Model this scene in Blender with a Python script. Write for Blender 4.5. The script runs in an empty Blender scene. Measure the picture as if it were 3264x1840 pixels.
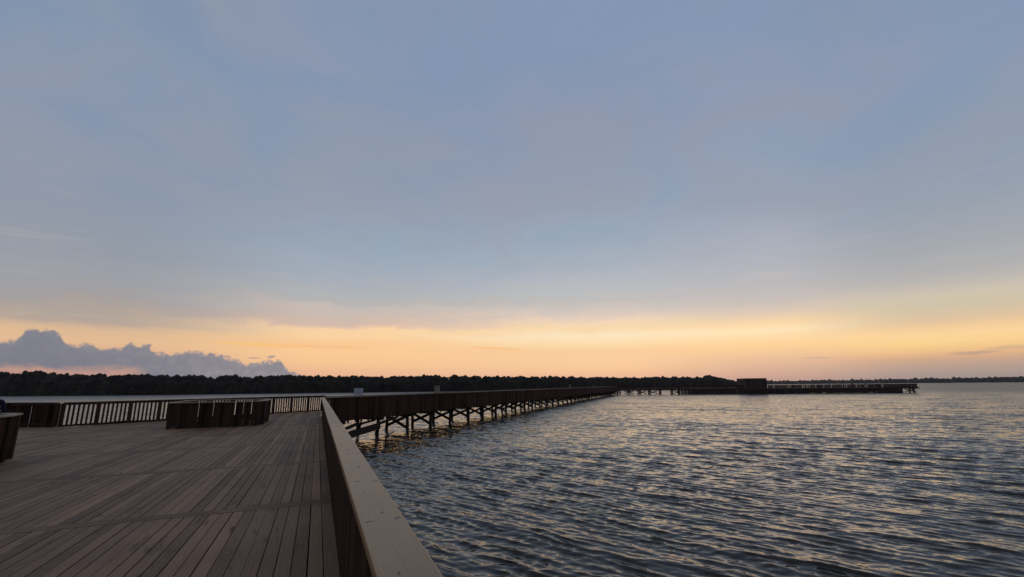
import bpy, bmesh, math, random
import numpy as np
from mathutils import Vector, Matrix

random.seed(7)
rng = np.random.default_rng(11)
scene = bpy.context.scene
COL = scene.collection
R = math.radians

# ------------------------------------------------------------------ camera
EYE = 3.2                 # eye height above the water
DK = 1.57                 # top of the decking above the water
RT = DK + 1.07            # top of the railings
cam_d = bpy.data.cameras.new('camera')
cam = bpy.data.objects.new('camera', cam_d)
COL.objects.link(cam)
scene.camera = cam
cam_d.sensor_width = 36.0
cam_d.lens = 1460.0 / 3264.0 * 36.0
cam_d.clip_start = 0.05
cam_d.clip_end = 20000.0
YAW, PITCH, ROLL = R(22.6), R(11.957), R(0.544)
fw = Vector((math.sin(YAW) * math.cos(PITCH), math.cos(YAW) * math.cos(PITCH), math.sin(PITCH)))
rt = Vector((math.cos(YAW), -math.sin(YAW), 0.0))
up = rt.cross(fw)
rt2 = rt * math.cos(ROLL) - up * math.sin(ROLL)
up2 = up * math.cos(ROLL) + rt * math.sin(ROLL)
m = Matrix((rt2, up2, -fw)).transposed().to_4x4()
m.translation = Vector((0, 0, EYE))
cam.matrix_world = m

# ------------------------------------------------------------------ view
scene.view_settings.view_transform = 'Standard'
scene.view_settings.look = 'None'
scene.view_settings.exposure = 0.0
scene.view_settings.gamma = 1.0
scene.view_settings.use_curve_mapping = False

# ------------------------------------------------------------------ world: dusk sky
def lin(c):
    out = []
    for v in c:
        v = v / 255.0
        out.append(v / 12.92 if v <= 0.04045 else ((v + 0.055) / 1.055) ** 2.4)
    return (out[0], out[1], out[2], 1.0)

class NT:
    """short-hand for building node trees"""
    def __init__(self, tree):
        self.t = tree
    def n(self, typ, **kw):
        nd = self.t.nodes.new(typ)
        for k, v in kw.items():
            setattr(nd, k, v)
        return nd
    def put(self, sock, v):
        if v is None:
            return
        if hasattr(v, 'is_output'):
            self.t.links.new(v, sock)
        else:
            sock.default_value = v
    def math(self, op, a, b=None, c=None, clamp=False):
        nd = self.n('ShaderNodeMath', operation=op, use_clamp=clamp)
        self.put(nd.inputs[0], a); self.put(nd.inputs[1], b); self.put(nd.inputs[2], c)
        return nd.outputs[0]
    def mix(self, f, a, b, blend='MIX'):
        nd = self.n('ShaderNodeMix', data_type='RGBA', blend_type=blend)
        nd.clamp_factor = True
        self.put(nd.inputs[0], f); self.put(nd.inputs[6], a); self.put(nd.inputs[7], b)
        return nd.outputs[2]
    def ramp(self, f, stops, interp='LINEAR'):
        nd = self.n('ShaderNodeValToRGB')
        cr = nd.color_ramp
        cr.interpolation = interp
        while len(cr.elements) < len(stops):
            cr.elements.new(0.5)
        for e, (p, c) in zip(cr.elements, sorted(stops, key=lambda s: s[0])):
            e.position = p; e.color = c
        self.put(nd.inputs[0], f)
        return nd.outputs[0]
    def mrange(self, v, a, b, c=0.0, d=1.0, smooth=True):
        nd = self.n('ShaderNodeMapRange', interpolation_type='SMOOTHSTEP' if smooth else 'LINEAR')
        for i, x in enumerate((v, a, b, c, d)):
            self.put(nd.inputs[i], x)
        return nd.outputs[0]
    def noise(self, vec, scale, detail=4.0, rough=0.55, dist=0.0):
        nd = self.n('ShaderNodeTexNoise')
        self.put(nd.inputs['Vector'], vec); nd.inputs['Scale'].default_value = scale
        nd.inputs['Detail'].default_value = detail; nd.inputs['Roughness'].default_value = rough
        nd.inputs['Distortion'].default_value = dist
        return nd.outputs[0]
    def xyz(self, x, y, z):
        nd = self.n('ShaderNodeCombineXYZ')
        for i, v in enumerate((x, y, z)):
            self.put(nd.inputs[i], v)
        return nd.outputs[0]

SUN_AZ, SUN_EL = 50.0, 3.0       # the glow on the horizon, degrees clockwise from +Y
world = bpy.data.worlds.new('World')
scene.world = world
world.use_nodes = True
w = NT(world.node_tree)
world.node_tree.nodes.clear()
tc = w.n('ShaderNodeTexCoord')
sep = w.n('ShaderNodeSeparateXYZ')
world.node_tree.links.new(tc.outputs['Generated'], sep.inputs[0])
X, Y, Z = sep.outputs
el = w.math('MULTIPLY', w.math('ARCSINE', Z), 180 / math.pi)
az = w.math('MULTIPLY', w.math('ARCTAN2', X, Y), 180 / math.pi)
# layered air seen in perspective: noise on a plane overhead
den = w.math('ADD', w.math('MAXIMUM', Z, 0.0), 0.12)
pl = w.xyz(w.math('DIVIDE', X, den), w.math('DIVIDE', Y, den), 0.0)
ae = w.xyz(w.math('MULTIPLY', az, 0.105), w.math('MULTIPLY', el, 0.42), 1.7)
soft = w.noise(pl, 1.9, 6.0, 0.55, 0.6)
streak = w.noise(ae, 1.0, 5.0, 0.55, 0.4)
# the bands bend and fray where the veil of cloud ends
fray = w.math('MULTIPLY', w.math('SUBTRACT', streak, 0.5), w.math('MULTIPLY', w.mrange(el, 2.0, 9.0, 0.3, 3.2), w.mrange(az, 20.0, 45.0, 1.0, 0.22)))
ae2 = w.xyz(w.math('MULTIPLY', az, 0.33), w.math('MULTIPLY', el, 0.75), 6.3)
fray2 = w.math('MULTIPLY', w.math('SUBTRACT', w.noise(ae2, 1.0, 6.0, 0.62, 0.5), 0.5), w.math('MULTIPLY', w.mrange(el, 4.0, 9.0, 0.0, 1.7), w.mrange(az, 24.0, 45.0, 1.0, 0.3)))
el2 = w.math('ADD', el, w.math('ADD', fray, fray2))
f = w.math('DIVIDE', el2, 90.0, clamp=True)
def sky_ramp(stops):
    return w.ramp(f, [(max(0.0, e) / 90.0, lin(c)) for e, c in stops])
HI = [(62, (116, 128, 154)), (90, (104, 114, 138))]
s_a = sky_ramp([(31, (121,146,178)), (24.4, (129,147,175)), (20.7, (137,151,173)), (17, (144,153,170)), (13, (150,157,168)),
                (10.2, (158,161,168)), (7.9, (166,160,160)), (6.8, (178,165,155)), (5.9, (186,167,153)), (5.5, (220,185,150)), (4.3, (230,189,148)),
                (3.1, (222,176,146)), (1.9, (190,150,138)), (1.0, (196,150,138))] + HI)
s_b = sky_ramp([(39, (122,146,184)), (35, (126,147,182)), (31, (132,149,178)), (26, (138,153,176)), (21, (150,160,178)),
                (16.4, (153,170,187)), (12.9, (165,174,187)), (11, (177,180,184)), (9.9, (184,181,179)), (9.2, (199,189,183)), (8.1, (208,188,174)), (7.2, (218,188,172)),
                (6.75, (250,212,168)), (6.0, (253,213,162)), (5.2, (252,203,150)), (3.7, (253,205,150)), (2.5, (249,199,150)), (1.9, (242,191,150)), (0.8, (238,182,148))] + HI)
s_c = sky_ramp([(44, (126,148,187)), (35, (130,148,182)), (30, (140,152,178)), (24, (147,160,183)), (18.6, (157,172,190)),
                (14.7, (168,178,190)), (13.1, (180,185,194)), (11.2, (188,190,192)), (10.1, (195,190,187)), (9.1, (212,200,190)), (8.3, (228,205,190)), (7.8, (244,215,185)),
                (6.6, (250,220,173)), (5.9, (254,231,196)), (4.9, (254,222,174)), (4.0, (250,206,157)), (2.8, (252,207,161)), (1.7, (249,201,155)), (0.9, (240,188,155))] + HI)
s_d = sky_ramp([(38.7, (126,150,186)), (34.7, (128,150,186)), (30, (134,153,186)), (25.7, (145,160,186)), (21, (150,165,186)),
                (16, (170,175,188)), (12.5, (177,181,190)), (10.8, (185,184,188)), (8.6, (200,191,186)), (7.5, (219,200,182)), (6.7, (242,211,172)),
                (6.2, (252,219,170)), (5.7, (253,229,190)), (5.1, (253,220,172)), (4.0, (251,208,154)), (2.4, (224,185,156)), (0.7, (196,162,150))] + HI)
s_e = sky_ramp([(30, (128,150,185)), (27, (130,151,184)), (23.6, (135,154,180)), (20, (145,158,179)), (16, (152,162,176)),
                (12.2, (165,170,177)), (9.7, (179,178,178)), (9.0, (190,184,178)), (8.0, (205,195,177)), (6.8, (208,195,169)), (5.9, (218,195,165)), (5.4, (226,196,160)), (4.9, (242,205,156)),
                (4.3, (252,214,158)), (3.5, (251,211,147)), (2.9, (243,198,140)), (2.3, (221,175,139)), (1.9, (200,165,141)), (1.2, (178,158,147)), (0.4, (164,150,145))] + HI)
s_r = sky_ramp([(0.5, (126,120,130)), (8, (134,128,140)), (20, (126,130,150)), (40, (116,126,150))] + HI)
sky = w.mix(w.mrange(az, -20.0, 1.0), s_a, s_b)
sky = w.mix(w.mrange(az, 2.0, 33.0), sky, s_c)
sky = w.mix(w.mrange(az, 34.0, 52.0), sky, s_d)
sky = w.mix(w.mrange(az, 52.0, 65.0), sky, s_e)
sky = w.mix(w.mrange(az, 80.0, 140.0), sky, s_r)
sky = w.mix(w.mrange(az, -100.0, -35.0, 1.0, 0.0), sky, s_r)
sky = w.mix(w.mrange(el, 13.0, 26.0, 0.0, 0.36), sky, lin((145, 156, 172)))
# patches of thin lavender-grey cloud against the blue
hi_mask = w.mrange(el, 10.0, 22.0)
patch = w.math('MULTIPLY', w.mrange(soft, 0.40, 0.66), w.math('MULTIPLY', hi_mask, 0.5))
sky = w.mix(patch, sky, lin((152, 156, 170)))
deep = w.math('MULTIPLY', w.mrange(soft, 0.50, 0.30), w.math('MULTIPLY', hi_mask, 0.22))
sky = w.mix(deep, sky, lin((126, 149, 180)))
# faint fibrous streaks
fib = w.noise(w.xyz(w.math('MULTIPLY', az, 0.10), w.math('MULTIPLY', w.math('SUBTRACT', el, w.math('MULTIPLY', az, 0.045)), 1.15), 4.0), 1.0, 6.0, 0.6, 0.6)
fm = w.math('MULTIPLY', w.mrange(fib, 0.55, 0.78), w.mrange(el, 1.5, 7.0, 0.0, 0.13))
fm = w.math('MULTIPLY', fm, w.mrange(el, 11.0, 22.0, 1.0, 0.12))
sky = w.mix(fm, sky, lin((238, 214, 190)))
# thin separate cloud streaks low in the glow
wob = w.math('MULTIPLY', w.math('SUBTRACT', w.noise(w.xyz(w.math('MULTIPLY', az, 0.35), el, 9.0), 1.0, 4.0, 0.6), 0.5), 0.5)
def cloud_streak(sky, a0, e0, wa, we, slope, col, k):
    da = w.math('SUBTRACT', az, a0)
    de = w.math('SUBTRACT', w.math('ADD', el, wob), w.math('ADD', w.math('MULTIPLY', da, slope), e0))
    d = w.math('ADD', w.math('POWER', w.math('DIVIDE', da, wa), 2.0), w.math('POWER', w.math('DIVIDE', de, we), 2.0))
    return w.mix(w.math('MULTIPLY', w.mrange(d, 1.0, 0.0), k), sky, lin(col))
sky = cloud_streak(sky, -6.0, 4.62, 6.0, 0.28, -0.022, (253, 194, 112), 0.6)
sky = cloud_streak(sky, 1.0, 4.55, 5.5, 0.20, -0.02, (246, 186, 130), 0.55)
sky = cloud_streak(sky, 20.9, 4.5, 4.6, 0.20, -0.055, (250, 188, 128), 0.6)
sky = cloud_streak(sky, 55.8, 2.52, 1.7, 0.13, 0.01, (186, 160, 146), 0.55)
sky = cloud_streak(sky, 67.6, 2.45, 2.1, 0.20, 0.02, (170, 148, 138), 0.55)
sky = cloud_streak(sky, 70.2, 2.75, 2.6, 0.24, 0.02, (172, 151, 140), 0.35)
# the cumulus bank low on the left
fc = w.n('ShaderNodeFloatCurve')
top = [(-40,2.4),(-34,3.4),(-30,3.0),(-27.5,3.6),(-25.65,4.1),(-24.75,4.0),(-24.45,4.75),(-23.7,5.2),(-22.8,5.05),(-22.1,4.95),(-21.5,4.0),(-20.42,4.0),
       (-18.85,3.7),(-17.9,3.75),(-17.1,4.2),(-15.9,4.15),(-14.95,3.4),(-13.3,3.5),(-12.5,3.7),(-10.4,3.5),(-8.7,3.1),(-7.2,2.5),
       (-5.4,2.75),(-4.3,3.0),(-3.8,2.5),(-2.8,1.7),(-0.5,1.05),(2.0,0.4),(4.0,-0.5)]
A0, A1 = -40.0, 4.0
cv = fc.mapping.curves[0]
pts = [((a - A0) / (A1 - A0), e / 10.0) for a, e in top]
cv.points[0].location = pts[0]; cv.points[1].location = pts[-1]
for p in pts[1:-1]:
    cv.points.new(*p)
for p in cv.points:
    p.handle_type = 'AUTO_CLAMPED'
fc.mapping.update()
w.put(fc.inputs['Value'], w.math('DIVIDE', w.math('SUBTRACT', az, A0), A1 - A0, clamp=True))
edge = w.math('MULTIPLY', fc.outputs[0], 10.0)
bil = w.n('ShaderNodeTexVoronoi', feature='SMOOTH_F1')
w.put(bil.inputs['Vector'], w.xyz(az, w.math('MULTIPLY', el, 1.2), 0.0)); bil.inputs['Scale'].default_value = 1.25
bil2 = w.n('ShaderNodeTexVoronoi', feature='SMOOTH_F1')
w.put(bil2.inputs['Vector'], w.xyz(az, w.math('MULTIPLY', el, 1.2), 3.0)); bil2.inputs['Scale'].default_value = 3.6
cn = w.noise(w.xyz(az, el, 5.0), 2.2, 6.0, 0.62)
puff = w.math('ADD', w.math('MULTIPLY', w.math('SUBTRACT', 0.42, bil.outputs['Distance']), 0.75),
              w.math('ADD', w.math('MULTIPLY', w.math('SUBTRACT', 0.42, bil2.outputs['Distance']), 0.35),
                     w.math('MULTIPLY', w.math('SUBTRACT', cn, 0.5), 1.05)))
inside = w.math('SUBTRACT', w.math('ADD', edge, puff), el)
cmask = w.mrange(inside, -0.16, 0.26)
# the ragged bottom at far left lets the pink horizon show
cn2 = w.noise(w.xyz(w.math('MULTIPLY', az, 0.5), el, 8.0), 0.8, 4.0, 0.5)
low = w.mrange(w.math('ADD', el, w.math('MULTIPLY', w.math('SUBTRACT', cn2, 0.5), 2.2)), 1.5, 2.2)
leftness = w.mrange(az, -17.5, -15.0, 1.0, 0.0)
cmask = w.math('MULTIPLY', cmask, w.mix(leftness, (1, 1, 1, 1), low))
rim = w.mrange(inside, 0.0, 0.55, 1.0, 0.0)
ccol = w.mix(w.mrange(az, -24.0, -4.0), lin((127, 130, 142)), lin((152, 147, 152)))
ccol = w.mix(w.math('MULTIPLY', w.mrange(cn, 0.38, 0.66), 0.35), ccol, lin((128, 128, 143)))
ccol = w.mix(w.math('MULTIPLY', w.mrange(el, 3.6, 1.4), w.mrange(az, -22.0, -10.0, 0.7, 0.0)), ccol, lin((122, 124, 138)))
ccol = w.mix(w.math('MULTIPLY', w.mrange(bil.outputs['Distance'], 0.15, 0.55), 0.4), ccol, lin((118, 121, 134)))
ccol = w.mix(w.math('MULTIPLY', rim, 0.28), ccol, lin((166, 152, 154)))
sky = w.mix(w.math('MULTIPLY', cmask, 0.97), sky, ccol)
# small torn puffs beside its right end
sky = cloud_streak(sky, -6.6, 3.15, 0.8, 0.10, 0.0, (176, 152, 150), 0.9)
sky = cloud_streak(sky, -5.0, 3.35, 0.55, 0.22, 0.1, (170, 152, 154), 0.9)
# below the horizon: dark water colour
sky = w.mix(w.mrange(el, -1.5, -0.4, 1.0, 0.0), sky, lin((60, 62, 68)))
# a share of the physical dusk sky
nish = w.n('ShaderNodeTexSky', sky_type='NISHITA')
nish.sun_disc = False
nish.sun_elevation = R(SUN_EL)
nish.sun_rotation = R(SUN_AZ)
bg1 = w.n('ShaderNodeBackground'); w.put(bg1.inputs[0], sky); bg1.inputs[1].default_value = 0.985
bg2 = w.n('ShaderNodeBackground'); w.put(bg2.inputs[0], nish.outputs[0]); bg2.inputs[1].default_value = 0.002
add = w.n('ShaderNodeAddShader')
wo = w.n('ShaderNodeOutputWorld')
L = world.node_tree.links
L.new(bg1.outputs[0], add.inputs[0]); L.new(bg2.outputs[0], add.inputs[1]); L.new(add.outputs[0], wo.inputs[0])

# ------------------------------------------------------------------ the last of the sun, behind cloud at the horizon
sd = bpy.data.lights.new('sun', 'SUN')
sd.energy = 0.05
sd.angle = R(30)
sd.color = (1.0, 0.72, 0.48)
sun = bpy.data.objects.new('sun', sd)
COL.objects.link(sun)
dirv = Vector((math.sin(R(SUN_AZ)) * math.cos(R(SUN_EL)), math.cos(R(SUN_AZ)) * math.cos(R(SUN_EL)), math.sin(R(SUN_EL))))
sun.rotation_euler = (-dirv).to_track_quat('-Z', 'Y').to_euler()
sun.location = dirv * 50

# ------------------------------------------------------------------ materials
def new_mat(name):
    mt = bpy.data.materials.new(name)
    mt.use_nodes = True
    mt.node_tree.nodes.clear()
    k = NT(mt.node_tree)
    out = k.n('ShaderNodeOutputMaterial')
    b = k.n('ShaderNodeBsdfPrincipled')
    mt.node_tree.links.new(b.outputs[0], out.inputs[0])
    return mt, k, b

def bump(k, b, h, strength, dist):
    bp = k.n('ShaderNodeBump')
    bp.inputs['Strength'].default_value = strength
    bp.inputs['Distance'].default_value = dist
    k.put(bp.inputs['Height'], h)
    k.t.links.new(bp.outputs[0], b.inputs['Normal'])

def wood(name, c_dark, c_light, c_stain, rough=0.6, spec=0.35, grain=34.0, stain=0.5, knots=None, ring=0.05):
    mt, k, b = new_mat(name)
    uv = k.n('ShaderNodeUVMap'); uv.uv_map = 'UVMap'
    su = k.n('ShaderNodeSeparateXYZ'); k.put(su.inputs[0], uv.outputs[0])
    at = k.n('ShaderNodeAttribute'); at.attribute_name = 'tint'
    tint = at.outputs['Fac']
    z = k.math('MULTIPLY', tint, 57.0)
    u, v = su.outputs[0], su.outputs[1]
    warp = k.noise(k.xyz(k.math('MULTIPLY', u, 0.9), k.math('MULTIPLY', v, 5.0), z), 1.0, 2.0, 0.5)
    v2 = k.math('ADD', v, k.math('MULTIPLY', k.math('SUBTRACT', warp, 0.5), 0.05))
    fine = k.noise(k.xyz(k.math('MULTIPLY', u, 1.6), k.math('MULTIPLY', v2, grain * 3.0), z), 1.0, 5.0, 0.65)
    rings = k.math('SINE', k.math('MULTIPLY', k.math('ADD', v2, k.math('MULTIPLY', warp, 0.16 if not knots else 0.13)), grain * (6.0 if not knots else 11.0)))
    blot = k.noise(k.xyz(k.math('MULTIPLY', u, 1.5), k.math('MULTIPLY', v, 7.0), z), 1.0, 6.0, 0.65)
    big = k.noise(k.n('ShaderNodeTexCoord').outputs['Object'], 0.55, 4.0, 0.6)
    t = k.math('ADD', k.math('MULTIPLY', tint, 0.62), k.math('MULTIPLY', fine, 0.55))
    t = k.math('ADD', t, k.math('MULTIPLY', rings, ring))
    t = k.math('ADD', t, k.math('MULTIPLY', k.math('SUBTRACT', big, 0.5), 0.75))
    col = k.mix(k.mrange(t, 0.15, 1.0, smooth=False), c_dark, c_light)
    col = k.mix(k.math('MULTIPLY', k.mrange(blot, 0.55, 0.72), stain), col, c_stain)
    if knots:
        sx = k.n('ShaderNodeSeparateXYZ'); k.put(sx.inputs[0], k.n('ShaderNodeTexCoord').outputs['Object'])
        wb = k.math('MULTIPLY', k.math('SUBTRACT', blot, 0.5), 0.8)
        acc = None
        for (kx, ky, rx, ry) in knots:
            dx = k.math('DIVIDE', k.math('SUBTRACT', sx.outputs[0], kx), rx)
            dy = k.math('DIVIDE', k.math('SUBTRACT', sx.outputs[1], k.math('ADD', ky, k.math('MULTIPLY', dx, ry * 0.5))), ry)
            d = k.math('ADD', k.math('ADD', k.math('MULTIPLY', dx, dx), k.math('MULTIPLY', dy, dy)), wb)
            mk = k.mrange(d, 1.1, 0.25)
            acc = mk if acc is None else k.math('MAXIMUM', acc, mk)
        col = k.mix(k.math('MULTIPLY', acc, 0.97), col, (0.018, 0.012, 0.009, 1))
    k.put(b.inputs['Base Color'], col)
    b.inputs['Roughness'].default_value = rough
    b.inputs['Specular IOR Level'].default_value = spec
    hgt = k.math('ADD', fine, k.math('MULTIPLY', blot, 0.6))
    bump(k, b, hgt, 0.5 if not knots else 0.22, 0.003)
    return mt

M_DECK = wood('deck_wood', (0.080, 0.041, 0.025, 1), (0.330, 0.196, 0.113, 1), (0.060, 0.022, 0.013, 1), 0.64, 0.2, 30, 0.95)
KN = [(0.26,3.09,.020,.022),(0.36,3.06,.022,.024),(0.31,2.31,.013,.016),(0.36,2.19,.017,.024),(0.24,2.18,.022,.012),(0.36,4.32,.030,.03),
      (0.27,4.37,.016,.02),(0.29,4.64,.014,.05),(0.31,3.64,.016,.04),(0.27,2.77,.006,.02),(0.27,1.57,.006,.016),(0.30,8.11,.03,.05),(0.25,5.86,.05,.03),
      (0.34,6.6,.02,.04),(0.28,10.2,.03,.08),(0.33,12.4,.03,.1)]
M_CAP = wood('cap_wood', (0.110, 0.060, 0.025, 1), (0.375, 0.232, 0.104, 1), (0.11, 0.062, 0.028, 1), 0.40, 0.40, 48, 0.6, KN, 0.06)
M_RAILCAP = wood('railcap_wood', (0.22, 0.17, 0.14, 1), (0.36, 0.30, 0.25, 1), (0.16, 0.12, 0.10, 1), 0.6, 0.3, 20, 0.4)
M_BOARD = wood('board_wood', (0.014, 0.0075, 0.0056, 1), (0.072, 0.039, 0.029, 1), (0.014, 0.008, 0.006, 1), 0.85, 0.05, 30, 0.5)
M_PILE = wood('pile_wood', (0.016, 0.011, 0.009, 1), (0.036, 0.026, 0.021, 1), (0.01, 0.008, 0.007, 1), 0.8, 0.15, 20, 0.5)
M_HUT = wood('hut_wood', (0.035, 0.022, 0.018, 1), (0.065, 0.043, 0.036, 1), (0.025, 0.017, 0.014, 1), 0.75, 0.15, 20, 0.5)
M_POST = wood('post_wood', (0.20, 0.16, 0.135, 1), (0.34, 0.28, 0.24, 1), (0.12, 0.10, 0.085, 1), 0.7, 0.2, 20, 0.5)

def plain(name, col, rough=0.6, spec=0.3, nscale=6.0, amount=0.25):
    mt, k, b = new_mat(name)
    nz = k.noise(k.n('ShaderNodeTexCoord').outputs['Object'], nscale, 5.0, 0.6)
    dark = tuple(c * (1 - amount) for c in col[:3]) + (1,)
    light = tuple(min(1, c * (1 + amount)) for c in col[:3]) + (1,)
    k.put(b.inputs['Base Color'], k.mix(nz, dark, light))
    b.inputs['Roughness'].default_value = rough
    b.inputs['Specular IOR Level'].default_value = spec
    return mt

M_SIGN = plain('sign_face', (0.40, 0.44, 0.48, 1), 0.35, 0.5, 9.0, 0.12)
M_INK = plain('sign_ink', (0.17, 0.19, 0.21, 1), 0.5, 0.3)
M_SKIN = plain('skin', (0.42, 0.25, 0.18, 1), 0.55, 0.35, 14, 0.1)
M_HAIR = plain('hair', (0.02, 0.014, 0.012, 1), 0.5, 0.4, 40, 0.4)
M_NAVY = plain('navy_cloth', (0.016, 0.019, 0.042, 1), 0.85, 0.1, 30, 0.25)
M_MAROON = plain('maroon_cloth', (0.09, 0.02, 0.022, 1), 0.85, 0.1, 30, 0.25)
M_BLACKC = plain('dark_cloth', (0.022, 0.02, 0.022, 1), 0.85, 0.1, 30, 0.25)
M_TROUSER = plain('trouser_cloth', (0.035, 0.035, 0.045, 1), 0.85, 0.1, 30, 0.25)
M_MUD = plain('shore_mud', (0.06, 0.05, 0.04, 1), 0.9, 0.1, 0.2, 0.4)

def leaf_mat(name, c0, c1):
    mt, k, b = new_mat(name)
    at = k.n('ShaderNodeAttribute'); at.attribute_name = 'tint'
    k.put(b.inputs['Base Color'], k.mix(at.outputs['Fac'], c0, c1))
    b.inputs['Roughness'].default_value = 0.75
    b.inputs['Specular IOR Level'].default_value = 0.08
    return mt
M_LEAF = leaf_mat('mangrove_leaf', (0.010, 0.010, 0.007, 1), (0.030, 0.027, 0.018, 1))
M_LEAF_HAZED = leaf_mat('far_leaf_hazed', (0.05, 0.052, 0.046, 1), (0.085, 0.085, 0.075, 1))  # leaf colour raised to pale grey: extra distance haze put into the albedo
M_BARK = plain('bark', (0.05, 0.04, 0.033, 1), 0.9, 0.1, 3.0, 0.3)

# water
M_WATER, k, b = new_mat('sea_water')
co = k.n('ShaderNodeTexCoord').outputs['Object']
mp = k.n('ShaderNodeMapping'); k.put(mp.inputs[0], co)
mp.inputs['Rotation'].default_value = (0, 0, R(58))
mp.inputs['Scale'].default_value = (0.75, 1.6, 1.0)
# ripples too small for the mesh tilt the surface; they carry all the slope where the mesh lies flat far out
sx = k.n('ShaderNodeSeparateXYZ'); k.put(sx.inputs[0], co)
dist = k.math('SQRT', k.math('ADD', k.math('MULTIPLY', sx.outputs[0], sx.outputs[0]), k.math('MULTIPLY', sx.outputs[1], sx.outputs[1])))
amp = k.math('ADD', k.mrange(dist, 8.0, 60.0, 0.18, 0.85, smooth=False), k.mrange(dist, 60.0, 260.0, 0.0, 0.25))
# cat's paws: patches where the wind roughens or spares the surface
mp2 = k.n('ShaderNodeMapping'); k.put(mp2.inputs[0], co)
mp2.inputs['Rotation'].default_value = (0, 0, R(40)); mp2.inputs['Scale'].default_value = (0.35, 1.0, 1.0)
paw = k.math('ADD', k.math('MULTIPLY', k.noise(mp2.outputs[0], 0.30, 4.0, 0.6, 0.4), 1.3), k.math('MULTIPLY', k.noise(mp2.outputs[0], 0.045, 3.0, 0.55, 0.4), 0.9))
amp = k.math('MULTIPLY', amp, k.mrange(paw, 0.75, 1.45, 0.6, 1.35, smooth=False))
def ripple(sc, det):
    nz = k.n('ShaderNodeTexNoise')
    k.put(nz.inputs['Vector'], mp.outputs[0]); nz.inputs['Scale'].default_value = sc
    nz.inputs['Detail'].default_value = det; nz.inputs['Roughness'].default_value = 0.6
    vm = k.n('ShaderNodeVectorMath', operation='SUBTRACT'); k.put(vm.inputs[0], nz.outputs['Color']); vm.inputs[1].default_value = (0.5, 0.5, 0.5)
    return vm.outputs[0]
va = k.n('ShaderNodeVectorMath', operation='ADD'); k.put(va.inputs[0], ripple(7.0, 2.0)); k.put(va.inputs[1], ripple(1.7, 2.0))
vs = k.n('ShaderNodeVectorMath', operation='MULTIPLY'); k.put(vs.inputs[0], va.outputs[0]); vs.inputs[1].default_value = (1, 1, 0)
vk = k.n('ShaderNodeVectorMath', operation='SCALE'); k.put(vk.inputs[0], vs.outputs[0]); k.put(vk.inputs['Scale'], amp)
gm = k.n('ShaderNodeNewGeometry')
vn = k.n('ShaderNodeVectorMath', operation='ADD'); k.put(vn.inputs[0], gm.outputs['Normal']); k.put(vn.inputs[1], vk.outputs[0])
nn = k.n('ShaderNodeVectorMath', operation='NORMALIZE'); k.put(nn.inputs[0], vn.outputs[0])
k.put(b.inputs['Normal'], nn.outputs[0])
b.inputs['Base Color'].default_value = (0.029, 0.024, 0.018, 1)
k.put(b.inputs['Roughness'], k.mrange(dist, 15.0, 240.0, 0.05, 0.33, smooth=False))
b.inputs['IOR'].default_value = 1.333
b.inputs['Specular IOR Level'].default_value = 0.5

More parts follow.
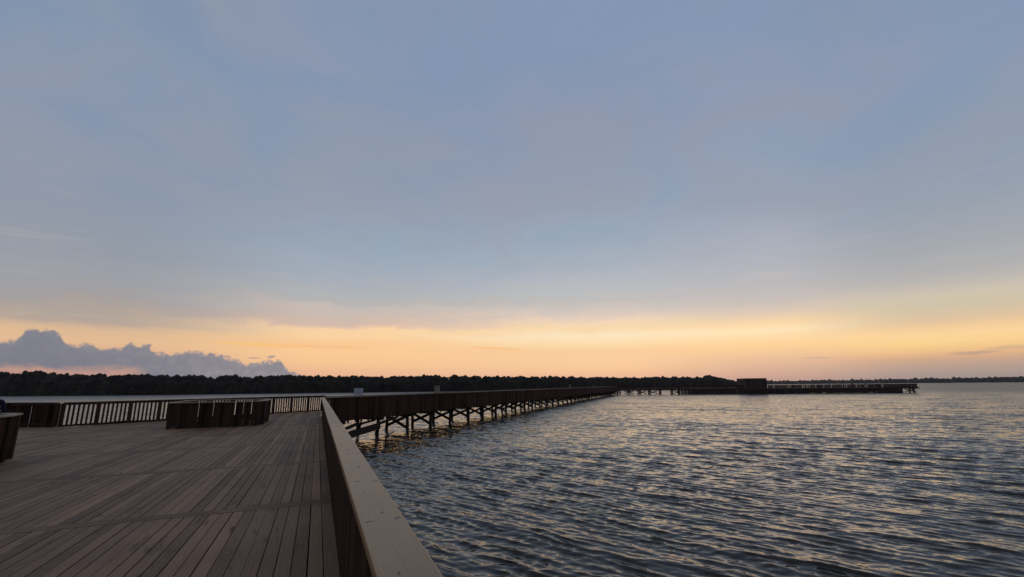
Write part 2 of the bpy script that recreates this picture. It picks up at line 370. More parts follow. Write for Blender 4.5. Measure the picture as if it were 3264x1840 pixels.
# ------------------------------------------------------------------ mesh helpers
class MB:
    """collects boards, beams and posts into ONE mesh with board-wise UVs and a tint per board"""
    def __init__(self):
        self.v = []; self.f = []; self.uv = []; self.t = []
    def beam(self, p0, p1, wd, th, upv=(0, 0, 1), tint=None):
        """a sawn board from p0 to p1, wd wide (across), th thick (along upv)"""
        p0 = Vector(p0); p1 = Vector(p1)
        d = p1 - p0; ln = d.length; d.normalize()
        a = d.cross(Vector(upv))
        if a.length < 1e-5:
            a = d.cross(Vector((1, 0, 0)))
        a.normalize(); u = a.cross(d); u.normalize()
        t = random.random() if tint is None else tint
        b0 = len(self.v)
        for p in (p0, p1):
            for sa, su_ in ((-1, -1), (1, -1), (1, 1), (-1, 1)):
                self.v.append(tuple(p + a * (sa * wd / 2) + u * (su_ * th / 2)))
        o = random.random() * 40
        L_ = ln
        for (i0, i1, i2, i3, ww) in ((0, 1, 5, 4, wd), (1, 2, 6, 5, th), (2, 3, 7, 6, wd), (3, 0, 4, 7, th)):
            self.f.append((b0 + i0, b0 + i1, b0 + i2, b0 + i3))
            self.uv += [(o, o), (o, o + ww), (o + L_, o + ww), (o + L_, o)]
            self.t.append(t)
        for fc_ in ((3, 2, 1, 0), (4, 5, 6, 7)):
            self.f.append(tuple(b0 + i for i in fc_))
            self.uv += [(o, o), (o, o + wd), (o + th, o + wd), (o + th, o)]
            self.t.append(t)
    def tube(self, p0, p1, r0, r1, n=10, tint=None):
        p0 = Vector(p0); p1 = Vector(p1)
        d = (p1 - p0); ln = d.length; d.normalize()
        a = d.cross(Vector((0.3, 0.9, 0.1))).normalized(); c = d.cross(a)
        t = random.random() if tint is None else tint
        b0 = len(self.v); o = random.random() * 40
        for p, r in ((p0, r0), (p1, r1)):
            for i in range(n):
                q = 2 * math.pi * i / n
                self.v.append(tuple(p + a * (math.cos(q) * r) + c * (math.sin(q) * r)))
        for i in range(n):
            j = (i + 1) % n
            self.f.append((b0 + i, b0 + j, b0 + n + j, b0 + n + i))
            c0 = o + i / n * 6.28 * r0; c1 = o + (i + 1) / n * 6.28 * r0
            self.uv += [(o, c0), (o, c1), (o + ln, c1), (o + ln, c0)]
            self.t.append(t)
        self.f.append(tuple(b0 + n + i for i in range(n))); self.t.append(t)
        self.uv += [(o, o)] * n
        self.f.append(tuple(b0 + n - 1 - i for i in range(n))); self.t.append(t)
        self.uv += [(o, o)] * n
    def poly(self, pts, tint=0.5):
        b0 = len(self.v)
        self.v += [tuple(p) for p in pts]
        self.f.append(tuple(range(b0, b0 + len(pts))))
        self.uv += [(p[0], p[1]) for p in pts]
        self.t.append(tint)
    def build(self, name, mat, parent=None, bevel=0.0, smooth=False):
        me = bpy.data.meshes.new(name)
        me.from_pydata(self.v, [], self.f)
        uvl = me.uv_layers.new(name='UVMap')
        uvl.data.foreach_set('uv', np.array(self.uv, dtype=np.float32).ravel())
        at = me.attributes.new('tint', 'FLOAT', 'FACE')
        at.data.foreach_set('value', np.array(self.t, dtype=np.float32))
        me.materials.append(mat)
        if smooth:
            me.polygons.foreach_set('use_smooth', [True] * len(me.polygons))
        o = bpy.data.objects.new(name, me)
        COL.objects.link(o)
        if parent is not None:
            o.parent = parent
            o.matrix_parent_inverse = Matrix.Translation(parent.location).inverted()
        if bevel > 0:
            bv = o.modifiers.new('bevel', 'BEVEL'); bv.width = bevel; bv.segments = 2; bv.limit_method = 'ANGLE'
        return o

def tag(o, label=None, cat=None, group=None, kind=None):
    if label: o['label'] = label
    if cat: o['category'] = cat
    if group: o['group'] = group
    if kind: o['kind'] = kind
    return o

def thing(name, label, cat, loc, group=None):
    o = bpy.data.objects.new(name, None)
    COL.objects.link(o)
    o.location = loc
    o.empty_display_size = 0.3
    return tag(o, label, cat, group)

def V2(p, z):
    return Vector((p[0], p[1], z))

# ------------------------------------------------------------------ water
def build_water():
    az_f = np.radians(np.arange(-62.0, 96.01, 0.145))
    az_c = np.radians(np.arange(102.0, 298.0, 7.0))
    azs = np.concatenate([az_f, az_c]).astype(np.float64)
    rs = [2.2]
    while rs[-1] < 260.0:
        rs.append(rs[-1] + max(0.034, 0.0031 * rs[-1]))
    while rs[-1] < 1700.0:
        rs.append(rs[-1] * 1.05)
    rs = np.array(rs)
    na, nr = len(azs), len(rs)
    ca, sa = np.cos(azs), np.sin(azs)
    xx = (rs[:, None] * sa[None, :])
    yy = (rs[:, None] * ca[None, :])
    zz = np.zeros_like(xx); dx = np.zeros_like(xx); dy = np.zeros_like(xx)
    # wave components: short wind chop running across the bay
    n = 170
    Ls = np.exp(rng.uniform(np.log(0.10), np.log(2.4), n))
    th = np.radians(np.where(rng.random(n) < 0.72, rng.normal(58.0, 14.0, n), rng.normal(52.0, 45.0, n)))
    ph = rng.uniform(0, 2 * np.pi, n)
    wgt = 0.45 + np.exp(-(np.log(Ls / 0.33)) ** 2 / (2 * 0.46 ** 2))
    wgt *= np.clip(1.15 - 0.38 * Ls, 0.25, 1.0)
    slope = wgt * rng.uniform(0.5, 1.3, n)
    slope *= SLOPE_RMS * math.sqrt(2.0) / math.sqrt((slope ** 2).sum())
    # a few longer waves with long straight crests run underneath the chop
    nl = 16
    Ll = rng.uniform(1.15, 2.6, nl)
    sl = rng.uniform(0.6, 1.2, nl); sl *= 0.05 * math.sqrt(2.0) / math.sqrt((sl ** 2).sum())
    Ls = np.concatenate([Ls, Ll]); slope = np.concatenate([slope, sl])
    th = np.concatenate([th, np.radians(rng.normal(60.0, 8.0, nl))]); ph = np.concatenate([ph, rng.uniform(0, 2 * np.pi, nl)])
    n += nl
    kk = 2 * np.pi / Ls
    amp = slope / kk
    kx, ky = np.sin(th), np.cos(th)
    nw = int((rs < 260.0).sum())
    cell = np.maximum(0.034, 0.0031 * rs[:nw])
    fine = slice(0, len(az_f))
    x = xx[:nw, fine].astype(np.float32); y = yy[:nw, fine].astype(np.float32)
    # gusts: patches of rougher and calmer water
    gust = 1.0 + 0.22 * np.sin(x * 0.21 + 0.13 * y + 1.0) * np.sin(0.17 * y - 0.11 * x + 2.0) + 0.16 * np.sin(0.055 * x - 0.09 * y)
    fade_r = np.clip((260.0 - rs[:nw]) / 120.0, 0, 1)
    H = np.zeros_like(x); DX = np.zeros_like(x); DY = np.zeros_like(x)
    for i in range(n):
        ok = np.clip((Ls[i] / cell - 2.6) / 1.6, 0, 1) * fade_r
        m_ = int((ok > 0).sum())
        if m_ == 0:
            continue
        ph_ = (kk[i] * (kx[i] * x[:m_] + ky[i] * y[:m_]) + ph[i]).astype(np.float32)
        g = gust[:m_] * ok[:m_, None]
        c_ = np.cos(ph_) * g; s_ = np.sin(ph_) * g
        H[:m_] += amp[i] * c_
        DX[:m_] -= 1.0 * amp[i] * kx[i] * s_
        DY[:m_] -= 1.0 * amp[i] * ky[i] * s_
        DX[:m_] -= LEAN * amp[i] * kx[i] * c_
        DY[:m_] -= LEAN * amp[i] * ky[i] * c_
    # taper at the edges of the finely divided sector
    ed = np.minimum(np.arange(len(az_f)), np.arange(len(az_f))[::-1])
    ed = np.clip(ed / 12.0, 0, 1)[None, :]
    zz[:nw, fine] = H * ed; dx[:nw, fine] = DX * ed; dy[:nw, fine] = DY * ed
    co = np.stack([xx + dx, yy + dy, zz], axis=-1).reshape(-1, 3).astype(np.float32)
    co = np.vstack([co, np.array([[0, 0, 0]], dtype=np.float32)])
    i = np.arange(nr - 1)[:, None]; j = np.arange(na)[None, :]
    j2 = (j + 1) % na
    q = np.stack([i * na + j, i * na + j2, (i + 1) * na + j2, (i + 1) * na + j], axis=-1).reshape(-1, 4)[:, ::-1]
    c0 = nr * na
    tri = np.stack([np.full(na, c0), np.arange(na), (np.arange(na) + 1) % na], axis=-1)[:, ::-1]
    me = bpy.data.meshes.new('water')
    me.vertices.add(len(co)); me.vertices.foreach_set('co', co.ravel())
    nl = q.size + tri.size
    me.loops.add(nl)
    me.loops.foreach_set('vertex_index', np.concatenate([q.ravel(), tri.ravel()]).astype(np.int32))
    npoly = len(q) + len(tri)
    me.polygons.add(npoly)
    ls = np.concatenate([np.arange(len(q)) * 4, q.size + np.arange(len(tri)) * 3]).astype(np.int32)
    me.polygons.foreach_set('loop_start', ls)
    me.polygons.foreach_set('use_smooth', np.ones(npoly, dtype=bool))
    me.update(calc_edges=True)
    me.materials.append(M_WATER)
    o = bpy.data.objects.new('water', me)
    COL.objects.link(o)
    tag(o, 'choppy dark grey sea water with peach sunset glints', 'water', kind='structure')
SLOPE_RMS = 0.205
LEAN = 0.8
build_water()

# ------------------------------------------------------------------ layout lines (metres, +Y along the near railing)
EDGE_X = 0.30
F0 = np.array([0.45, 36.07]); F1 = np.array([-10.63, 27.43])       # far railing of the deck
G1 = np.array([-18.2, 32.3])                                       # it turns away to the left
P0 = np.array([0.45, 28.8]); WD = np.array([0.672, 0.741]); WD = WD / np.linalg.norm(WD)
WN = np.array([-WD[1], WD[0]])                                     # to the far side of the walkway
WW = 2.2; WLEN = 134.0
def wk(s, off=0.0):
    return P0 + WD * s + WN * off
PA = np.array([100.0, 121.0]); PB = np.array([165.0, 82.6])
PE = (PB - PA) / np.linalg.norm(PB - PA)
PN = np.array([-PE[1], PE[0]])
if PN @ np.array([1, 1]) < 0:
    PN = -PN
def pr(t, off=0.0):
    return PA + PE * t + PN * off

# ------------------------------------------------------------------ main deck
def ymax(x):
    if x >= F1[0]:
        k_ = (x - F1[0]) / (F0[0] - F1[0])
        return F1[1] + k_ * (F0[1] - F1[1])
    k_ = (F1[0] - x) / (F1[0] - G1[0])
    return F1[1] + k_ * (G1[1] - F1[1])

deck = thing('wooden_deck', 'wide weathered brown plank deck with crosswise seam boards in the foreground', 'deck', (-8, 14, DK))
seams = [-4.3, -0.3, 3.7, 7.7, 11.72, 15.78, 19.85, 23.7, 27.7, 31.7, 35.7]
CW = 0.115
mb = MB()
pitch = 0.137
x = EDGE_X - pitch / 2
col_i = 0
while x > -18.4:
    gap = random.uniform(0.004, 0.013)
    ym = min(ymax(x - pitch / 2), ymax(x + pitch / 2)) - 0.02
    base_t = random.random()
    for a, b_ in zip(seams[:-1], seams[1:]):
        y0 = a + CW + random.uniform(0.004, 0.012); y1 = min(b_ - CW - random.uniform(0.004, 0.012), ym)
        if y1 - y0 < 0.05:
            continue
        tint = min(1, max(0, 0.35 * base_t + 0.65 * random.random()))
        jz = random.uniform(-0.003, 0.001)
        jx = random.uniform(-0.0025, 0.0025)
        tilt = random.uniform(-0.002, 0.002)
        mb.beam((x + jx, y0, DK - 0.019 + jz), (x + jx + tilt, y1, DK - 0.019 + jz), pitch - gap, 0.038, tint=tint)
    x -= pitch
    col_i += 1
mb.build('planking', M_DECK, deck, bevel=0.003)
for s in seams:
    if s > 36:
        continue
    # how far left this seam board reaches before the far railing cuts it off
    spans = []
    xs = np.arange(EDGE_X, -18.4, -0.1)
    inside_ = [xv for xv in xs if s + CW < ymax(xv) - 0.03]
    if not inside_:
        continue
    runs = []; cur = [inside_[0], inside_[0]]
    for xv in inside_[1:]:
        if abs(xv - cur[1]) < 0.15:
            cur[1] = xv
        else:
            runs.append(cur); cur = [xv, xv]
    runs.append(cur)
    for r0, r1 in runs:
        mc = MB()
        xa = r0
        while xa - r1 > 0.3:
            xb = max(r1, xa - random.uniform(3.4, 4.8))
            mc.beam((xa - 0.003, s + random.uniform(-.004, .004), DK - 0.0185), (xb + 0.003, s + random.uniform(-.004, .004), DK - 0.0185), 2 * CW, 0.038, tint=random.uniform(0.0, 0.3))
            xa = xb
        if mc.v:
            mc.build('cross_board', M_DECK, deck, bevel=0.003)
mj = MB()
for yj in np.arange(-4, 35.5, 0.61):
    xl = [xv for xv in np.arange(EDGE_X - 0.05, -18.3, -0.2) if yj < ymax(xv) - 0.1]
    if xl:
        lo = min(xl) if yj < 27.3 else max(min(xl), -10.0)
        mj.beam((EDGE_X - 0.06, yj, DK - 0.165), (lo, yj, DK - 0.165), 0.05, 0.24)
mj.build('joist', M_PILE, deck)
me_ = MB(); me_.beam((EDGE_X - 0.03, -4.3, DK - 0.19), (EDGE_X - 0.03, 36.0, DK - 0.19), 0.045, 0.28)
me_.build('edge_beam', M_PILE, deck)
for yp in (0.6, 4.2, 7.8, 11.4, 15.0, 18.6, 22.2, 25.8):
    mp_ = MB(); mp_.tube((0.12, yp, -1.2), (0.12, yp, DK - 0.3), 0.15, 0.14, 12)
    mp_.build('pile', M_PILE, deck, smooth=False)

# ------------------------------------------------------------------ railings
def board_run(mb, p0, p1, z0, z1, bw, gap, th, skip_ends=0.02, jit=0.0, zj=0.0, wide=0.0, wgap=0.05):
    """vertical boards side by side from p0 to p1"""
    p0 = np.array(p0, float); p1 = np.array(p1, float)
    ln = np.linalg.norm(p1 - p0); d = (p1 - p0) / ln
    n_ = Vector((-d[1], d[0], 0))
    s = skip_ends + bw / 2
    while s < ln - skip_ends - bw / 2 + 1e-6:
        q = p0 + d * s
        lean = random.uniform(-jit, jit)
        a = V2(q, z0 - random.uniform(0, zj)); b_ = V2(q + d * lean, z1)
        # wd must lie along the run: cross(dir, up) with up = run normal
        mb.beam(a, b_, bw, th, upv=n_)
        g = gap if random.random() >= wide else wgap
        s += bw + g + random.uniform(-jit, jit) * 0.5

def cap_run(mb, p0, p1, z, wd, th, seg=4.9, over=0.0):
    p0 = np.array(p0, float); p1 = np.array(p1, float)
    ln = np.linalg.norm(p1 - p0); d = (p1 - p0) / ln
    s = -over
    while s < ln + over - 0.05:
        e = min(ln + over, s + seg)
        mb.beam(V2(p0 + d * (s + 0.002), z - th / 2), V2(p0 + d * (e - 0.002), z - th / 2), wd, th, tint=random.uniform(0.2, 0.8))
        s = e

def posts(root, p0, p1, z0, z1, pw, spacing, mat, first=0.0, th=None):
    p0 = np.array(p0, float); p1 = np.array(p1, float)
    ln = np.linalg.norm(p1 - p0); d = (p1 - p0) / ln
    n_ = Vector((-d[1], d[0], 0))
    out = []
    s = first
    while s < ln:
        q = p0 + d * s
        mb = MB(); mb.beam(V2(q, z0), V2(q, z1), pw, th or pw, upv=n_)
        mb.build('post', mat, root)
        out.append(s)
        s += spacing
    return out

# near railing along the right edge of the deck
r = thing('deck_railing', 'solid dark board railing with pale wooden top board beside the camera along the open water', 'railing', (0.3, 12, DK))
mb = MB()
ys = [-2.6, 2.2 + 5.9, 12.9, 17.7, 22.4, 28.86]
for a, b_ in zip(ys[:-1], ys[1:]):
    jx = random.uniform(-0.004, 0.004)
    mb.beam((0.295 + jx, a + 0.003, RT - 0.019), (0.295 + jx + random.uniform(-.004, .004), b_ - 0.003, RT - 0.019), 0.188, 0.038, tint=random.uniform(0.25, 0.75))
mb.build('top_cap', M_CAP, r, bevel=0.006)
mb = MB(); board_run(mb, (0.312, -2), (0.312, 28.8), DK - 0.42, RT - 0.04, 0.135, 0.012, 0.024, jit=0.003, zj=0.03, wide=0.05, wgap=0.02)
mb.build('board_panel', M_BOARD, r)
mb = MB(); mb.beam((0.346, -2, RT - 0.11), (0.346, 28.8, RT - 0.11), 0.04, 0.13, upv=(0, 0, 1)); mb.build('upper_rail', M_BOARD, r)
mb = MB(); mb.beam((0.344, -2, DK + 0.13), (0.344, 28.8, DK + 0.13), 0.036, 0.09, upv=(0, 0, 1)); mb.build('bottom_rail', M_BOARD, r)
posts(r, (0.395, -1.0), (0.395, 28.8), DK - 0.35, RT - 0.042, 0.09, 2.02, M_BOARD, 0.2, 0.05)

def open_railing(label, p0, p1, group=None, span=1.24, nb=6, bw=0.072, z0=DK + 0.003, cap=M_BOARD, pw=0.15):
    p0 = np.array(p0, float); p1 = np.array(p1, float)
    c = (p0 + p1) / 2
    r = thing('deck_railing', label, 'railing', (c[0], c[1], DK), group)
    ln = np.linalg.norm(p1 - p0); d = (p1 - p0) / ln
    n_ = Vector((-d[1], d[0], 0))
    nspan = max(1, round(ln / span)); sp = ln / nspan
    mbp = MB()
    for i in range(nspan + 1):
        q = p0 + d * (i * sp)
        mp_ = MB(); mp_.beam(V2(q, z0), V2(q, RT - 0.042), pw, 0.09, upv=n_); mp_.build('post', M_BOARD, r)
        if i == nspan:
            break
        g = (sp - pw - nb * bw) / (nb + 1)
        for j in range(nb):
            s = i * sp + pw / 2 + g * (j + 1) + bw * (j + 0.5)
            q = p0 + d * (s + random.uniform(-0.006, 0.006))
            mbp.beam(V2(q, DK + 0.089), V2(q + d * random.uniform(-.008, .008), RT - 0.122), bw, 0.034, upv=n_)
    mbp.build('baluster_panel', M_BOARD, r)
    mb = MB(); cap_run(mb, p0, p1, RT, 0.17, 0.038); mb.build('top_cap', cap, r)
    for nm, z, h in (('upper_rail', RT - 0.082, 0.08), ('bottom_rail', DK + 0.046, 0.085)):
        mb = MB(); mb.beam(V2(p0, z), V2(p1, z), 0.06, h); mb.build(nm, M_BOARD, r)
    return r

open_railing('dark wooden railing with evenly spaced bright gaps along the far edge of the deck', F1 + (F0 - F1) * 0.006, F0)
def solid_railing(label, p0, p1, bw, gap, zlow, wide, wgap, name='deck_railing', group=None, capm=M_BOARD, span=2.4, capw=0.17, corner=False):
    p0 = np.array(p0, float); p1 = np.array(p1, float)
    c = (p0 + p1) / 2
    r = thing(name, label, 'railing', (c[0], c[1], DK), group)
    mb = MB(); board_run(mb, p0, p1, zlow, RT - 0.042, bw, gap, 0.024, jit=0.005, zj=0.04, wide=wide, wgap=wgap)
    mb.build('board_panel', M_BOARD, r)
    mb = MB(); cap_run(mb, p0, p1, RT, capw, 0.038); mb.build('top_cap', capm, r)
    d = (p1 - p0) / np.linalg.norm(p1 - p0); n_ = np.array([-d[1], d[0]])
    off = n_ * 0.045
    for nm, z, h in (('upper_rail', RT - 0.10, 0.10), ('bottom_rail', DK + 0.12, 0.09)):
        mb = MB(); mb.beam(V2(p0 + off * 0.8, z), V2(p1 + off * 0.8, z), 0.04, h); mb.build(nm, M_BOARD, r)
    if corner:
        mb = MB(); mb.beam(V2(p0 + d * -0.03, DK + 0.003), V2(p0 + d * -0.03, RT - 0.043), 0.14, 0.12, upv=Vector((n_[0], n_[1], 0))); mb.build('post', M_BOARD, r)
    posts(r, p0 + off * 2.2, p1 + off * 2.2, DK + 0.003, RT - 0.044, 0.09, max(span, np.linalg.norm(p1 - p0) / 60), M_BOARD, 0.3, 0.07)
    return r

solid_railing('nearly closed dark board railing turning away at the left end of the far deck edge', F1 - np.array([0.16, -0.09]), G1, 0.118, 0.022, DK + 0.004, 0.16, 0.05, corner=True)
solid_railing('short dark board railing closing the deck where the long walkway begins', (0.44, 32.25), (0.44, 35.95), 0.10, 0.03, DK + 0.05, 0.1, 0.05)

# the two balustrade enclosures standing on the deck
def enclosure(label, x1, y0, wd, dp, cham, group, seed):
    random.seed(seed)
    x0 = x1 - wd; y1 = y0 + dp
    poly = [(x0 + 0.5, y0), (x1 - 0.62, y0), (x1 - 0.22, y0 + 0.32), (x1, y0 + 1.15), (x1, y1 - 1.15), (x1 - 0.22, y1 - 0.32), (x1 - 0.62, y1),
            (x0 + 0.62, y1), (x0 + 0.2, y1 - 0.3), (x0, y1 - 1.1), (x0, y0 + 0.9), (x0 + 0.12, y0 + 0.2)]
    r = thing('balustrade_enclosure', label, 'enclosure', ((x0 + x1) / 2, (y0 + y1) / 2, DK), group)
    n = len(poly)
    for i in range(n):
        a, b_ = np.array(poly[i]), np.array(poly[(i + 1) % n])
        mb = MB()
        back = a[1] > y0 + dp * 0.55 or a[0] < x0 + 0.3
        board_run(mb, a, b_, DK + 0.015, RT - 0.042, 0.118 if not back else 0.06, 0.014 if not back else 0.085, 0.026, jit=0.003, wide=0.2, wgap=0.04)
        if mb.v:
            mb.build('board_panel', M_BOARD, r)
        e_ = (b_ - a) / np.linalg.norm(b_ - a); nin = np.array([-e_[1], e_[0]]) * 0.036
        if np.linalg.norm(b_ - a) > 0.6:
            mk = MB(); mk.beam(V2(a + e_ * 0.07 + nin, DK + 0.13), V2(b_ - e_ * 0.07 + nin, DK + 0.13), 0.04, 0.24); mk.build('gap_blocking_board', M_BOARD, r)  # added inner boards that block the lit floor showing through the lower gaps
        mp_ = MB(); mp_.beam(V2(a, DK + 0.003), V2(a, RT - 0.043), 0.10, 0.10, upv=(1, 0, 0)); mp_.build('post', M_BOARD, r)
    # cap: one ring of mitred boards
    c = np.mean(np.array(poly), axis=0)
    mb = MB()
    P = [np.array(p) for p in poly]
    inn = []; out = []
    for i in range(n):
        e0 = P[i] - P[i - 1]; e1 = P[(i + 1) % n] - P[i]
        e0 = e0 / np.linalg.norm(e0); e1 = e1 / np.linalg.norm(e1)
        n0 = np.array([e0[1], -e0[0]]); n1 = np.array([e1[1], -e1[0]])
        bi = n0 + n1; bi = bi / np.linalg.norm(bi); k_ = 1 / max(0.5, bi @ n0)
        out.append(P[i] + bi * k_ * 0.085); inn.append(P[i] - bi * k_ * 0.085)
    for i in range(n):
        j = (i + 1) % n
        t_ = random.uniform(0.3, 0.8)
        q = [out[i], out[j], inn[j], inn[i]]
        top_ = [V2(p, RT) for p in q]; bot = [V2(p, RT - 0.038) for p in q]
        b0 = len(mb.v)
        mb.v += [tuple(p) for p in top_ + bot]
        for fc_ in ((0, 1, 2, 3), (7, 6, 5, 4), (0, 4, 5, 1), (1, 5, 6, 2), (2, 6, 7, 3), (3, 7, 4, 0)):
            mb.f.append(tuple(b0 + i_ for i_ in fc_)); mb.t.append(t_)
            for i_ in fc_:
                pp = (top_ + bot)[i_]
                mb.uv.append((pp.x + pp.z, pp.y + pp.z) if abs(q[1][1] - q[0][1]) < abs(q[1][0] - q[0][0]) else (pp.y + pp.z, pp.x + pp.z))
    mb.build('top_cap', M_RAILCAP, r)
    return r
G = 'board enclosures standing on the deck'
ENC_X = -6.62
enclosure('dark board enclosure with rounded corners standing before the far railing', -2.25, 23.45, 3.5, 4.7, 0.5, G, 3)
enclosure('dark board enclosure with pale top board cut off by the left edge of the picture', ENC_X, 11.2, 3.6, 4.7, 0.5, G, 5)

# ------------------------------------------------------------------ long walkway to the far pier
random.seed(21)
wkway = thing('pier_walkway', 'long straight wooden walkway on cross-braced piles leading out over the water', 'walkway', (*wk(60, 1.1), DK))
mb = MB()
s = 0.0
while s < WLEN:
    om = min(WW - 0.02, (0.02 + WD[0] * s) / -WN[0])
    if om > 0.15:
        mb.beam(V2(wk(s + 0.07, 0.02), DK - 0.019), V2(wk(s + 0.07, om), DK - 0.019), 0.132, 0.038)
    s += 0.14
mb.build('deck_planking', M_DECK, wkway)
for off in (0.06, WW - 0.06):
    mb = MB(); mb.beam(V2(wk(0.3 + off * 1.12, off), DK - 0.18), V2(wk(WLEN, off), DK - 0.18), 0.06, 0.26); mb.build('stringer', M_PILE, wkway)
def bent(root, pf, pb, dz=DK - 0.31, brace=True, flip=False, r0=0.125):
    """one pile bent: two piles, a cap beam and a cross brace"""
    pf = np.array(pf, float); pb = np.array(pb, float)
    u_ = (pb - pf) / np.linalg.norm(pb - pf)
    jit = lambda: np.array([random.uniform(-.06, .06), random.uniform(-.06, .06)])
    for p in (pf, pb):
        mb = MB(); mb.tube(V2(p + jit() * 2.2, -1.2), V2(p, dz), r0 * random.uniform(0.9, 1.1), r0 * 0.9, 10)
        mb.build('pile', M_PILE, root)
    mb = MB(); mb.beam(V2(pf - u_ * 0.35, dz + 0.10 - 0.22), V2(pb + u_ * 0.35, dz + 0.10 - 0.22), 0.18, 0.22); mb.build('cap_beam', M_PILE, root)
    if brace:
        side = np.array([-u_[1], u_[0]]) * (0.17 if not flip else -0.17)
        for k_, (za, zb) in enumerate(((0.28, dz - 0.12), (dz - 0.12, 0.28))):
            o_ = side * (1 if k_ == 0 else -1)
            mb = MB(); mb.beam(V2(pf - u_ * 0.15 + o_, za + random.uniform(-.06, .06)), V2(pb + u_ * 0.15 + o_, zb + random.uniform(-.06, .06)), 0.06, 0.20); mb.build('cross_brace', M_PILE, root)
ss = [1.6, 5.4, 8.9, 12.4, 15.9, 19.6, 23.1, 26.6, 29.9]
while ss[-1] < WLEN - 4:
    ss.append(ss[-1] + random.uniform(3.3, 3.7))
for s in ss:
    bent(wkway, wk(s, 0.22), wk(s + 0.2, WW - 0.15), brace=s > 6)
mb = MB()
s = 0.3
while s < 70:
    if random.random() < 0.8:
        mb.beam(V2(wk(s, -0.02), DK - 0.30), V2(wk(s, -0.02), DK - 0.46 - random.uniform(0, 0.06)), 0.12, 0.05, upv=(WN[0], WN[1], 0))
    s += random.uniform(0.45, 0.75)
mb.build('joist_ends', M_PILE, wkway)

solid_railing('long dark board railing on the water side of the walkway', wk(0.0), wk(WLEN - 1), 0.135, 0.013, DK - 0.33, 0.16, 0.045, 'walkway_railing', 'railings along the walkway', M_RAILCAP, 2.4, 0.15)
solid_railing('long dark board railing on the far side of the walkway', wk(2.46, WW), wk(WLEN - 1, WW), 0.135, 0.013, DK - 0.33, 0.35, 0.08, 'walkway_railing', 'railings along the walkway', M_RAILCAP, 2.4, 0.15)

# fallen timbers caught in the first piles
def timber(label, a, b_, wd, th):
    mb = MB()
    c = (Vector(a) + Vector(b_)) / 2
    mb.beam(a, b_, wd, th)
    o = mb.build('fallen_timber', M_PILE, bevel=0.02)
    return tag(o, label, 'timber', 'fallen timbers under the walkway')
timber('thick fallen timber lying low across the first piles under the walkway', V2(wk(1.5, -0.12), 0.34), V2(wk(5.0, -0.12), 0.68), 0.26, 0.38)
timber('thin broken beam lying on top of the thick fallen timber', V2(wk(2.2, 0.45), 0.72), V2(wk(5.3, 0.45), 1.02), 0.14, 0.12)
timber('short broken brace jutting to the right from the first pile', V2(wk(4.5, -0.02), 0.72), V2(wk(6.9, -0.25), 1.12), 0.08, 0.17)
timber('short leaning plank stub at the left end of the fallen timbers', V2(wk(1.0, -0.2), 0.66), V2(wk(2.7, -0.2), 1.0), 0.08, 0.2)
timber('upright broken plank leaning between the fallen timbers', V2(wk(3.5, 0.3), 0.35), V2(wk(3.7, 0.3), 1.2), 0.12, 0.06)
timber('thin stick standing in the water below the fallen timbers', V2(wk(4.6, -0.3), -0.4), V2(wk(4.45, -0.2), 0.42), 0.06, 0.05)

# pale information panel on the walkway railing
def yaw_of(v):
    return math.atan2(v[1], v[0])
sg = thing('information_sign', 'pale grey information panel standing on the walkway railing near the deck', 'sign', (*wk(2.85, 0.0), RT))
mb = MB()
nv = Vector((-0.25, -0.97, 0.0)).normalized(); sv = Vector((nv.y * -1, nv.x, 0)).normalized()
cpt = Vector((*wk(2.85, 0.0), RT + 0.26))
mb.beam(cpt - sv * 0.27, cpt + sv * 0.27, 0.46, 0.03, upv=nv)
mb.build('panel', M_SIGN, sg)
mb = MB()
for z_, l_ in ((0.15, 0.5), (0.06, 0.42), (0.0, 0.5), (-0.06, 0.46)):
    q = cpt + Vector((0, 0, z_)) + nv * 0.0175
    mb.beam(q - sv * 0.23, q - sv * (0.23 - l_ * 0.85), 0.014, 0.004, upv=nv)
for sx_ in (-1, 1):
    pass
mb.build('faded_lines', M_INK, sg)
for sx_ in (-0.2, 0.2):
    mb = MB(); q = cpt + sv * sx_ - nv * 0.035
    mb.beam(q - Vector((0, 0, 0.255)), q + Vector((0, 0, 0.15)), 0.05, 0.035, upv=nv); mb.build('bracket', M_BOARD, sg)

def post_thing(label, s, wd, h, name='wooden_post', mat=M_POST, group=None):
    t_ = thing(name, label, 'post', (*wk(s, 0.0), RT), group)
    mb = MB(); mb.beam(V2(wk(s), RT + 0.002), V2(wk(s), RT + h), wd, wd * 0.85, upv=(WN[0], WN[1], 0)); mb.build('shaft', mat, t_, bevel=0.02)
    mb = MB(); mb.beam(V2(wk(s), RT + h + 0.001), V2(wk(s), RT + h + 0.045), wd * 1.12, wd, upv=(WN[0], WN[1], 0)); mb.build('cap_board', mat, t_, bevel=0.008)
    return t_
pt = post_thing('stout grey-brown wooden post standing up above the walkway railing', 12.95, 0.36, 0.56)
mb = MB()
fn = Vector((-WN[0], -WN[1], 0)); q0 = Vector((*wk(12.97), RT + 0.24)) + fn * 0.156
mb.beam(q0, q0 + Vector((0, 0, 0.16)), 0.05, 0.006, upv=fn); mb.build('notice_plate', M_SIGN, pt)
post_thing('thin pale post standing above the walkway railing halfway along', 63.0, 0.2, 0.62)
post_thing('small pale post farthest along the walkway railing', 87.7, 0.22, 0.42)

